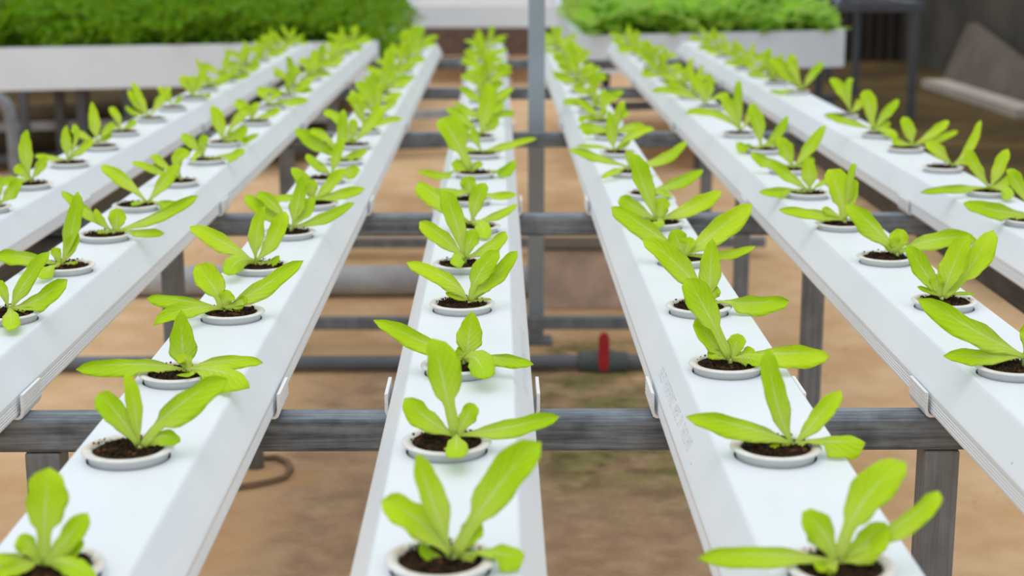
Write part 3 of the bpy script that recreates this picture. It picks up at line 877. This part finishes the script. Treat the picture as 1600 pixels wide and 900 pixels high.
# ---------------------------------------------------------------- channels
def channel(ch):
    cx = CX[ch]
    root = empty('grow_channel', (cx, YNEAR, ZBOT), 'long white grow channel of small lettuces, ' + CH_NAME[ch], 'grow channel', 'white grow channels')
    yl, ye = 0.0, YFAR - YNEAR
    zs, zf = ZSH - ZBOT, ZFLAT - ZBOT
    vs, fs = [], []

    def add(v):
        vs.append(v)
        return len(vs) - 1
    # half profile from the flat's edge outwards and down (mirrored)
    prof = [(0.0350, zf), (0.0362, zf - 0.0009), (0.0372, zf - 0.0024), (0.0492, zs + 0.0016), (0.0499, zs + 0.0002), (0.0500, zs - 0.0016)]
    z = zs - 0.0016
    steps = 4                                                # moulded grooves along the wall
    for k in range(steps):
        z0 = zs - 0.003 - k * (zs - 0.006) / steps
        prof += [(0.0500, z0), (0.0496, z0 - 0.0006), (0.0496, z0 - 0.0012), (0.0500, z0 - 0.0018)]
    prof += [(0.0500, 0.0016), (0.0488, 0.0)]
    for sgn in (-1, 1):
        a = [add((sgn * x, yl, zz)) for x, zz in prof]
        b = [add((sgn * x, ye, zz)) for x, zz in prof]
        for i in range(len(prof) - 1):
            f = (a[i], b[i], b[i + 1], a[i + 1])
            fs.append(f if sgn < 0 else f[::-1])
    i0 = add((-0.0488, yl, 0)); i1 = add((0.0488, yl, 0)); i2 = add((0.0488, ye, 0)); i3 = add((-0.0488, ye, 0))
    fs.append((i0, i3, i2, i1))
    # flat top with round holes
    N = 40
    prev = yl
    for p in sorted(pots[ch], key=lambda q: q.y):
        py, px = p.y - YNEAR, p.x - cx
        y0, y1 = py - 0.034, py + 0.034
        if y0 > prev + 1e-4:
            q = [add((-0.035, prev, zf)), add((0.035, prev, zf)), add((0.035, y0, zf)), add((-0.035, y0, zf))]
            fs.append(tuple(q))
        elif y0 < prev:
            y0 = prev
        inn, low, outr = [], [], []
        for k in range(N):
            an = 2 * math.pi * k / N + math.pi / 4
            c, s = math.cos(an), math.sin(an)
            inn.append(add((px + R_HOLE * c, py + R_HOLE * s, zf)))
            low.append(add((px + R_HOLE * c, py + R_HOLE * s, zf - 0.0022)))
            m = max(abs(c), abs(s))
            outr.append(add((max(-0.035, min(0.035, 0.035 * c / m)), (y0 + y1) / 2 + (y1 - y0) / 2 * s / m, zf)))
        for k in range(N):
            k2 = (k + 1) % N
            fs.append((inn[k], outr[k], outr[k2], inn[k2]))
            fs.append((low[k], inn[k], inn[k2], low[k2]))
        prev = y1
    if prev < ye:
        q = [add((-0.035, prev, zf)), add((0.035, prev, zf)), add((0.035, ye, zf)), add((-0.035, ye, zf))]
        fs.append(tuple(q))
    from_py('channel_body', vs, fs, M['pvc'], root)
    for yy, sg in ((yl, -1), (ye, 1)):
        ring = [(-x, zz) for x, zz in prof] + [(x, zz) for x, zz in prof[::-1]]
        n = len(ring)
        v2 = [(x * 1.02, yy - 0.006 * (sg < 0) * 1 + 0.0 * sg, zz + 0.0002) for x, zz in ring] + [(x * 1.02, yy + 0.006 * (sg > 0), zz + 0.0002) for x, zz in ring]
        f2 = [tuple(range(n)), tuple(range(2 * n - 1, n - 1, -1))] + [(i, (i + 1) % n, n + (i + 1) % n, n + i) for i in range(n)]
        bm = bmesh.new()
        bv = [bm.verts.new(v) for v in v2]
        for f in f2:
            bm.faces.new([bv[i] for i in f])
        from_bm('end_cap', bm, M['pvc'], root)
    return root


CHROOT = {ch: channel(ch) for ch in ORDER}

# printed dot-matrix line on two of the channels
FONT = {
 'A': ("01110", "10001", "10001", "11111", "10001", "10001", "10001"), 'C': ("01111", "10000", "10000", "10000", "10000", "10000", "01111"),
 'D': ("11110", "10001", "10001", "10001", "10001", "10001", "11110"), 'E': ("11111", "10000", "10000", "11110", "10000", "10000", "11111"),
 'H': ("10001", "10001", "10001", "11111", "10001", "10001", "10001"), 'I': ("11111", "00100", "00100", "00100", "00100", "00100", "11111"),
 'L': ("10000", "10000", "10000", "10000", "10000", "10000", "11111"), 'M': ("10001", "11011", "10101", "10101", "10001", "10001", "10001"),
 'N': ("10001", "11001", "10101", "10101", "10011", "10001", "10001"), 'O': ("01110", "10001", "10001", "10001", "10001", "10001", "01110"),
 'P': ("11110", "10001", "10001", "11110", "10000", "10000", "10000"), 'R': ("11110", "10001", "10001", "11110", "10100", "10010", "10001"),
 'T': ("11111", "00100", "00100", "00100", "00100", "00100", "00100"), 'Y': ("10001", "10001", "01010", "00100", "00100", "00100", "00100"),
}


def printed_line(ch, text, y_start, step, side, s0, s1, mat):
    """Dots on the sloping side of channel CH; SIDE -1 left slope (read away to near), +1 right slope (near to away)."""
    root = CHROOT[ch]
    zs, zf = ZSH - ZBOT, ZFLAT - ZBOT
    bot, top = Vector((side * 0.0499, 0, zs)), Vector((side * 0.0368, 0, zf - 0.0016))
    slope = top - bot
    nrm = Vector((side * slope.z, 0, -side * slope.x)).normalized()
    if nrm.z < 0:
        nrm = -nrm
    vs, fs = [], []
    dirY = side                                              # left slope: text advances towards the viewer
    for i, chx in enumerate(text):
        if chx == ' ':
            continue
        for r in range(7):
            for c in range(5):
                if FONT[chx][r][c] != '1':
                    continue
                y = y_start + dirY * (i * step + c * step / 6.2)
                fr = s1 + (s0 - s1) * r / 6
                p = bot + slope * fr + nrm * 0.00012
                p.y = y - YNEAR
                rad = step / 16.0
                b0 = len(vs)
                along = Vector((0, 1, 0))
                sl = slope.normalized()
                for k in range(6):
                    a = k * math.pi / 3
                    vs.append(p + along * math.cos(a) * rad + sl * math.sin(a) * rad)
                fs.append(tuple(range(b0, b0 + 6)))
    o = from_py('printed_lettering', vs, fs, mat, root)
    o['label'] = 'grey printed lettering'


y_a = at_z(1036, 572, ZC - 0.304).y
y_b = at_z(1078, 692, ZC - 0.304).y
TXT = 'DALET HYDROPONIC MADE IN THAILAND'
printed_line('R1', TXT, y_a, (y_a - y_b) / len(TXT), -1, 0.27, 0.50, M['ink'])
printed_line('C', TXT, at_z(814, 606, ZC - 0.304).y, (y_a - y_b) / len(TXT), 1, 0.30, 0.54, M['pale_ink'])

# ---------------------------------------------------------------- plants
for k, (ch, pos, cr, lv, i) in enumerate(PLANTS):
    make_plant(ch, pos, cr, lv, i, 1000 + k * 7)

# ---------------------------------------------------------------- the bench frame
bench = empty('growing_bench', (0, BAR_Y[2], 0), 'galvanised steel bench frame carrying the seven white grow channels', 'bench')
bench_inv = Vector((0, -BAR_Y[2], 0))


def bpart(name, lo, hi, mat, bev=0.0018):
    bm = bmesh.new()
    bm_box(bm, Vector(lo) + bench_inv, Vector(hi) + bench_inv, bev)
    return from_bm(name, bm, mat, bench)


for y in BAR_Y:
    o = bpart('crossbar', (-0.66, y, BAR_TOP - BAR_W), (0.66, y + BAR_W, BAR_TOP), M['steel'], 0.003)
for xc, hw in ((-0.545, 0.015), (0.5595, 0.0125)):
    bpart('side_rail', (xc - hw, BAR_Y[0] - 0.35, BAR_TOP - 2 * BAR_W - 0.0), (xc + hw, BAR_Y[4] + 0.05, BAR_TOP - BAR_W - 0.0005), M['rail'])
LEGS = [(64.5, 705, 0), (1474, 705, 0), (268, 460, 1), (1271, 520, 1), (452, 430, 2), (1160, 410, 2), (1104, 300, 3), (520, 200, 3)]
for u, v, r in LEGS:
    y = BAR_Y[r]
    p = at_y(u, v, y)
    bpart('leg', (p.x - 0.0125, y + 0.0005, 0.0), (p.x + 0.0125, y + BAR_W, BAR_TOP - BAR_W - 0.0003), M['post'])
for r, x0, x1, z0 in ((2, -0.37, 0.44, 0.034), (3, -0.50, 0.62, 0.022)):
    bpart('stretcher', (x0, BAR_Y[r] + 0.025, z0), (x1, BAR_Y[r] + 0.047, z0 + 0.022), M['post'])

# ---------------------------------------------------------------- clips on the crossbars
BAR_NAME = ['nearest crossbar', 'second crossbar', 'third crossbar', 'fourth crossbar', 'farthest crossbar']


def clip_arm(s, L):
    t = 0.0017
    # outline: outer going up, then inner coming down
    outer = [(0.046, -0.0018), (0.0510, -0.0018), (0.0532, -0.0006), (0.0546, 0.003)]
    z = 0.004
    for k in range(4):
        outer += [(0.0549, z), (0.0549, z + 0.0015), (0.0538, z + 0.0018), (0.0538, z + 0.0023)]
        z += 0.0026
    outer += [(0.0549, z), (0.0549, z + 0.002)]
    inner = [(0.0526, z + 0.002), (0.0525, 0.0045), (0.0518, 0.0016), (0.0506, -0.0002), (0.046, -0.0002)]
    ring = outer + inner
    n = len(ring)
    bm = bmesh.new()
    a = [bm.verts.new((s * x, 0, zz)) for x, zz in ring]
    b = [bm.verts.new((s * x, L, zz)) for x, zz in ring]
    bm.faces.new(a)
    bm.faces.new(b[::-1])
    for i in range(n):
        bm.faces.new((a[i], a[(i + 1) % n], b[(i + 1) % n], b[i]))
    return bm


CL = 0.045
arm_me = {}
for s in (-1, 1):
    bm = clip_arm(s, CL)
    bmesh.ops.recalc_face_normals(bm, faces=bm.faces)
    me = bpy.data.meshes.new('clip_arm')
    bm.to_mesh(me)
    bm.free()
    me.materials.append(M['clip'])
    arm_me[s] = me
bm = bmesh.new()
bm_box(bm, (-0.0462, 0, -0.0018), (0.0462, CL, -0.0003), 0)
strap_me = bpy.data.meshes.new('clip_strap')
bm.to_mesh(strap_me)
bm.free()
strap_me.materials.append(M['clip'])
for ch in ORDER:
    for r, y in enumerate(BAR_Y):
        c = empty('channel_clip', (CX[ch], y - 0.003, ZBOT), 'white ribbed clip holding the %s on the %s' % (CH_NAME[ch], BAR_NAME[r]), 'clip', 'white clips on the crossbars')
        link_mesh('clip_strap', strap_me, None, c)
        for s in (-1, 1):
            link_mesh('clip_arm', arm_me[s], None, c)

# ---------------------------------------------------------------- under and behind the bench
p = at_y(838, 300, BAR_Y[2] + 0.06)
post = empty('steel_post', (p.x, BAR_Y[2] + 0.075, 0), 'tall grey-blue square post rising between middle channel and its neighbour', 'post')
bm = bmesh.new(); bm_box(bm, (-0.0145, -0.0145, 0.004), (0.0145, 0.0145, 2.4), 0.002)
from_bm('shaft', bm, M['blue_post'], post)
bm = bmesh.new(); bm_box(bm, (-0.03, -0.03, 0), (0.03, 0.03, 0.005), 0.001)
from_bm('foot_plate', bm, M['post'], post)

y = at_z(580, 462, 0.0).y
pipe = empty('drain_pipe', (0, y, 0.032), 'thick grey drain pipe lying on the sandy ground under the bench', 'pipe')
tube('pipe_body', [(-1.6, 0, 0), (-0.8, 0, 0), (0.0, 0, 0), (0.30, 0, 0)], 0.031, M['pipe'], pipe, 24)
tube('pipe_collar', [(-0.42, 0, 0), (-0.36, 0, 0)], 0.0345, M['pipe'], pipe, 24)

y = at_z(900, 485, 0.0).y
bx0, bx1 = at_y(829, 470, y).x, at_y(988, 470, y).x
bz = at_y(900, 386, y).z
blk = empty('weathered_box', ((bx0 + bx1) / 2, y, 0), 'weathered pinkish-brown box standing on the ground behind the red valve', 'box')
w2 = (bx1 - bx0) / 2
bm = bmesh.new(); bm_box(bm, (-w2, 0.01, 0.0), (w2, 0.10, bz - 0.008), 0.003)
from_bm('box_body', bm, M['block'], blk)
bm = bmesh.new(); bm_box(bm, (-w2 - 0.004, 0.004, bz - 0.008), (w2 + 0.004, 0.106, bz), 0.002)
from_bm('box_lid', bm, M['board'], blk)

y = at_z(700, 580, 0.0).y
wp = empty('water_pipe', (0, y, 0.015), 'thin dark water pipe with a red-handled valve lying under the bench', 'pipe')
vx = at_y(942, 555, y).x
tube('pipe_body', [(-1.1, 0, 0), (-0.4, 0, 0), (vx - 0.05, 0.0, 0.001), (vx + 0.05, 0, 0.001), (0.34, 0, 0)], 0.0125, M['dark_pipe'], wp, 18)
va = tube('valve_body', [(vx - 0.042, 0, 0.001), (vx - 0.036, 0, 0.001), (vx - 0.022, 0, 0.001), (vx - 0.014, 0, 0.001), (vx + 0.014, 0, 0.001), (vx + 0.022, 0, 0.001), (vx + 0.036, 0, 0.001), (vx + 0.042, 0, 0.001)],
          [0.016, 0.018, 0.018, 0.021, 0.021, 0.018, 0.018, 0.016], M['valve'], wp, 20)
bm = bmesh.new(); bm_box(bm, (vx - 0.009, -0.024, 0.0), (vx + 0.009, -0.0215, 0.052), 0.001)
bm_box(bm, (vx - 0.007, -0.0225, -0.01), (vx + 0.007, -0.012, 0.012), 0.001)
bm_box(bm, (vx - 0.006, -0.026, 0.034), (vx + 0.006, -0.020, 0.058), 0.002)
vh = from_bm('valve_handle', bm, M['red'], va)
vh['label'] = 'red lever handle'

st = at_z(399, 730, 0.0)
stub = empty('pipe_stub', (st.x, st.y, 0), 'short grey pipe stub with a muddy hose beside the third channel from the left', 'pipe')
tube('riser', [(0, 0, 0), (0, 0, 0.09)], 0.0125, M['post'], stub, 16)
hp = [at_z(u, v, 0.005) - Vector((st.x, st.y, 0)) for u, v in ((412, 716), (432, 714), (450, 722), (455, 732), (445, 745), (420, 752), (395, 757), (370, 761), (340, 758))]
tube('hose', hp, 0.004, M['brown_hose'], stub, 8)


# raised white trays with crops: the ends run parallel to the channels, the front boards at a slant
def tray(name, uvs_front, ztop, height, dpt, label, legs=(), rails=()):
    A, B = [at_z(u, v, ztop) for u, v in uvs_front]
    dx = (B - A)
    Lx = dx.length
    ang = math.atan2(dx.y, dx.x)
    k = math.tan(ang)
    root = empty(name, (A.x, A.y, 0), label, 'tray')
    root.rotation_euler.z = ang
    t = 0.028

    def slab(nm, x0, x1, y0, y1, z0, z1, mat):
        q = [Vector((x0 + y0 * k, y0, z0)), Vector((x1 + y0 * k, y0, z0)), Vector((x1 + y1 * k, y1, z0)), Vector((x0 + y1 * k, y1, z0))]
        return prism(nm, q, z1 - z0, (0, 0, 1), mat, root)
    slab('front_board', 0, Lx, 0, t, ztop - height, ztop, M['tray'])
    slab('rear_board', 0, Lx, dpt - t, dpt, ztop - height, ztop, M['tray'])
    slab('end_board', 0, t, t, dpt - t, ztop - height, ztop, M['tray'])
    slab('end_board', Lx - t, Lx, t, dpt - t, ztop - height, ztop, M['tray'])
    slab('bed', t, Lx - t, t, dpt - t, ztop - height + 0.01, ztop - 0.03, M['raft'])
    for x, yy, w, mat in legs:
        slab('leg', x - w / 2, x + w / 2, yy, yy + w, 0, ztop - height - 0.0002, M[mat])
    for x0, x1, yy, z0, w, mat in rails:
        slab('rail', x0, x1, yy, yy + w, z0, z0 + w, M[mat])
    return root, Lx, ang


LT, LTX, LTA = tray('raised_tray', ((-260, 79.5), (590, 65)), ZC - 0.335, 0.131, 2.2, 'long white raised tray of dense dark green herbs behind the channels on the left',
                    legs=((0.53, 0.0, 0.024, 'dark_post'), (0.61, 0.10, 0.026, 'dark_post'), (0.69, 0.05, 0.030, 'dark_post'), (0.84, 0.02, 0.024, 'dark_post'), (1.6, 0.05, 0.03, 'dark_post'), (1.95, 0.05, 0.03, 'dark_post'),
                          (0.3, 1.6, 0.03, 'dark_post'), (0.9, 2.1, 0.03, 'dark_post'), (1.9, 2.1, 0.03, 'dark_post')),
                    rails=((0.0, 2.0, 0.15, 0.118, 0.028, 'pipe'), (0.0, 2.0, 0.05, 0.03, 0.024, 'dark_post'), (0.0, 2.0, 1.9, 0.16, 0.03, 'board')))
RT, RTX, RTA = tray('raised_tray', ((903, 56), (1321, 47)), ZC - 0.29, 0.115, 1.5, 'white raised tray of bright green lettuces behind the channels on the right',
                    legs=((0.10, 0.1, 0.026, 'dark_post'), (0.42, 0.1, 0.026, 'dark_post'), (0.72, 0.4, 0.026, 'dark_post'), (0.1, 1.5, 0.026, 'dark_post'), (0.7, 1.5, 0.026, 'dark_post')),
                    rails=((-0.05, 0.9, 0.06, 0.20, 0.026, 'dark_post'), (0.0, 0.8, 0.5, 0.05, 0.02, 'dark_post')))
tray('raised_tray', ((619, 9), (887, 9)), ZC - 0.335, 0.105, 1.6, 'white raised tray with pale boards farthest back in the middle',
     legs=((0.05, 0.05, 0.03, 'dark_post'), (0.8, 0.05, 0.03, 'dark_post'), (0.05, 1.4, 0.03, 'dark_post'), (0.8, 1.4, 0.03, 'dark_post')))


def foliage(name, label, root_loc, ang, x0, x1, y0, y1, zbase, hfun, n, size, mat, seed, inner, over=0.0):
    rnd = random.Random(seed)
    vs, fs, uvs = [], [], []
    kk = math.tan(ang)
    # a lumpy inner mound, then leaves all over it
    gx, gy = 40, 26
    for i in range(gx + 1):
        for j in range(gy + 1):
            x = x0 + (x1 - x0) * i / gx
            yv = y0 + (y1 - y0) * j / gy
            h = hfun(i / gx, j / gy) * inner
            h *= 0.85 + 0.3 * noise.noise(Vector((x * 9, yv * 9, 1)))
            vs.append((x + yv * kk, yv, zbase + h + 0.001))
            uvs.append((0.3, 0.8))
    for i in range(gx):
        for j in range(gy):
            a = i * (gy + 1) + j
            fs.append((a, a + gy + 1, a + gy + 2, a + 1))
    for _ in range(n):
        fx, fy = rnd.random(), rnd.random() ** 1.3
        x, yv = x0 + (x1 - x0) * fx, y0 + (y1 - y0) * fy
        hm = hfun(fx, fy)
        clump = 0.74 + 0.75 * noise.noise(Vector((x * 9, yv * 7, 4)))
        h = hm * (rnd.random() ** 0.45) * clump * 1.15
        p = Vector((x + yv * kk, yv - (0.02 * rnd.random() if fy < 0.04 else 0), zbase + max(0.004, h)))
        az, el = rnd.uniform(0, 6.283), rnd.uniform(0.1, 1.2)
        d = Vector((math.cos(az) * math.cos(el), math.sin(az) * math.cos(el), math.sin(el)))
        s = size * rnd.uniform(0.6, 1.25)
        sd = d.cross(Vector((0, 0, 1))).normalized()
        nn = sd.cross(d).normalized()
        if over and fx > 0.95:                                # hangs over the tray's end
            p.x += over * rnd.random()
            p.z -= 0.10 * rnd.random() * (fx - 0.95) / 0.05
        b0 = len(vs)
        for (t, w, hh, uu) in ((0, 0.06, 0, 0.5), (0.35, 0.34, 0.02, 0.5), (0.72, 0.36, 0.0, 0.5), (1.0, 0.08, -0.10, 0.5)):
            for sg in (-1, 0, 1):
                q = p + d * (t * s) + sd * (sg * w * s) + nn * ((hh + (0.10 * abs(sg))) * s)
                vs.append(tuple(q))
                uvs.append((0.5 + 0.45 * sg, 0.35 + 0.6 * t))
        for k in range(3):
            for c in range(2):
                a = b0 + k * 3 + c
                fs.append((a, a + 1, a + 4, a + 3))
    me = bpy.data.meshes.new(name)
    me.from_pydata(vs, [], fs)
    uvl = me.uv_layers.new(name='UVMap')
    for lp in me.loops:
        uvl.data[lp.index].uv = uvs[lp.vertex_index]
    for pg in me.polygons:
        pg.use_smooth = True
    me.update()
    o = link_mesh(name, me, M[mat], None, root_loc)
    o.rotation_euler.z = ang
    tag(o, label, 'foliage', kind='stuff')
    return o


edge = lambda f: min(1.0, f / 0.06) ** 0.5 if f < 0.06 else (min(1.0, (1 - f) / 0.06) ** 0.5 if f > 0.94 else 1.0)
foliage('herb_foliage', 'dense dark green herb foliage filling the long white tray on the left', LT.location, LTA, 0.03, LTX - 0.02, 0.03, 2.15, ZC - 0.335 - 0.03,
        lambda fx, fy: 0.115 * edge(fx) * (0.8 + 0.2 * min(1, fy / 0.1)), 17000, 0.034, 'herb', 5, 0.42, 0.075)
foliage('lettuce_foliage', 'bright green lettuce leaves crowding the white tray on the right', RT.location, RTA, 0.03, RTX - 0.03, 0.03, 1.45, ZC - 0.29 - 0.03,
        lambda fx, fy: 0.105 * (0.75 + 0.25 * edge(fx)) * (0.75 + 0.25 * min(1, fy / 0.1)), 4200, 0.062, 'lett', 6, 0.42)

# bent grey pipe rising beside the left tray
yb = 4.35
bp0 = at_y(24, 262, yb)
bend = empty('bent_pipe', (bp0.x, yb, 0), 'bent light grey pipe standing below the left end of the herb tray', 'pipe')
rel = lambda u, v: at_y(u, v, yb) - Vector((bp0.x, yb, 0))
tube('pipe_body', [(0.02, 0, 0.0), rel(24, 262), rel(21, 220), rel(18, 190), rel(14, 172), rel(7, 160), rel(-3, 153), rel(-25, 150)], 0.0165, M['post'], bend, 18)

# dark corner at the back right
yt = at_z(1425, 186, 0).y
tx = at_y(1425, 150, yt).x
tb = empty('dark_steel_table', (tx, yt, 0), 'dark steel table frame standing on bare soil at the back right', 'table')
ztop = at_y(1420, 3, yt).z
for dx, dy, w in ((0, 0, 0.03), (-0.02, 0.95, 0.03), (0.02, 1.75, 0.03), (-0.38, 0.0, 0.03), (-0.38, 1.75, 0.03)):
    bm = bmesh.new(); bm_box(bm, (dx - w / 2, dy, 0), (dx + w / 2, dy + w, ztop - 0.04), 0.002)
    from_bm('leg', bm, M['dark_post'], tb)
bm = bmesh.new(); bm_box(bm, (-0.42, 0, ztop - 0.0395), (0.03, 0.04, ztop), 0.002)
from_bm('top_rail', bm, M['dark_post'], tb)
bm = bmesh.new(); bm_box(bm, (-0.02, 0.041, ztop - 0.0395), (0.02, 1.8, ztop), 0.002)
from_bm('side_rail', bm, M['dark_post'], tb)

pa, pb = at_z(1440, 130, 0.02), at_z(1588, 178, 0.02)
d = (pb - pa).normalized(); nrm = Vector((-d.y, d.x, 0))
pl = empty('white_plank', (pa.x, pa.y, 0), 'pale weathered plank lying on the soil below the leaning board', 'plank')
q = [Vector((0, 0, 0.003)), (pb - pa) * 1.0 + Vector((0, 0, 0.003 - 0.02)), (pb - pa) + nrm * 0.12 + Vector((0, 0, 0.003 - 0.02)), nrm * 0.12 + Vector((0, 0, 0.003))]
q = [Vector((a.x, a.y, 0.002)) for a in q]
prism('plank_body', q, 0.038, (0, 0, 1), M['plank'], pl)

X0 = 2.33
lb = empty('leaning_board', (X0, 7.2, 0), 'grey-brown board leaning on the dark net wall behind the pale plank', 'board')
prism('board_body', [Vector((-0.06, 0.95, 0.0)), Vector((-0.03, -1.1, 0.0)), Vector((0.03, -1.1, 0.03)), Vector((0.05, -0.2, 0.15)), Vector((0.07, 0.85, 0.30)), Vector((0.06, 0.95, 0.29))], 0.018, (-1, 0, 0.2), M['board'], lb)
sn = empty('hanging_sheet', (2.0, 9.6, 0), 'dark brown sheet hanging behind the steel table at the back right', 'sheet')
vs, fs = [], []
for i in range(41):
    x = 0.03 + 0.38 * i / 40
    for z in (0.0, 1.1):
        vs.append((x, 0.03 * math.sin(i * 0.9), z))
for i in range(41):
    for z in (0.0, 1.1):
        vs.append((vs[i * 2][0], vs[i * 2][1] + 0.01, z))
for i in range(40):
    a = i * 2
    fs += [(a, a + 2, a + 3, a + 1), (82 + a, 82 + a + 1, 82 + a + 3, 82 + a + 2)]
from_py('sheet_cloth', vs, fs, M['sheet_dark'], sn, smooth=True)
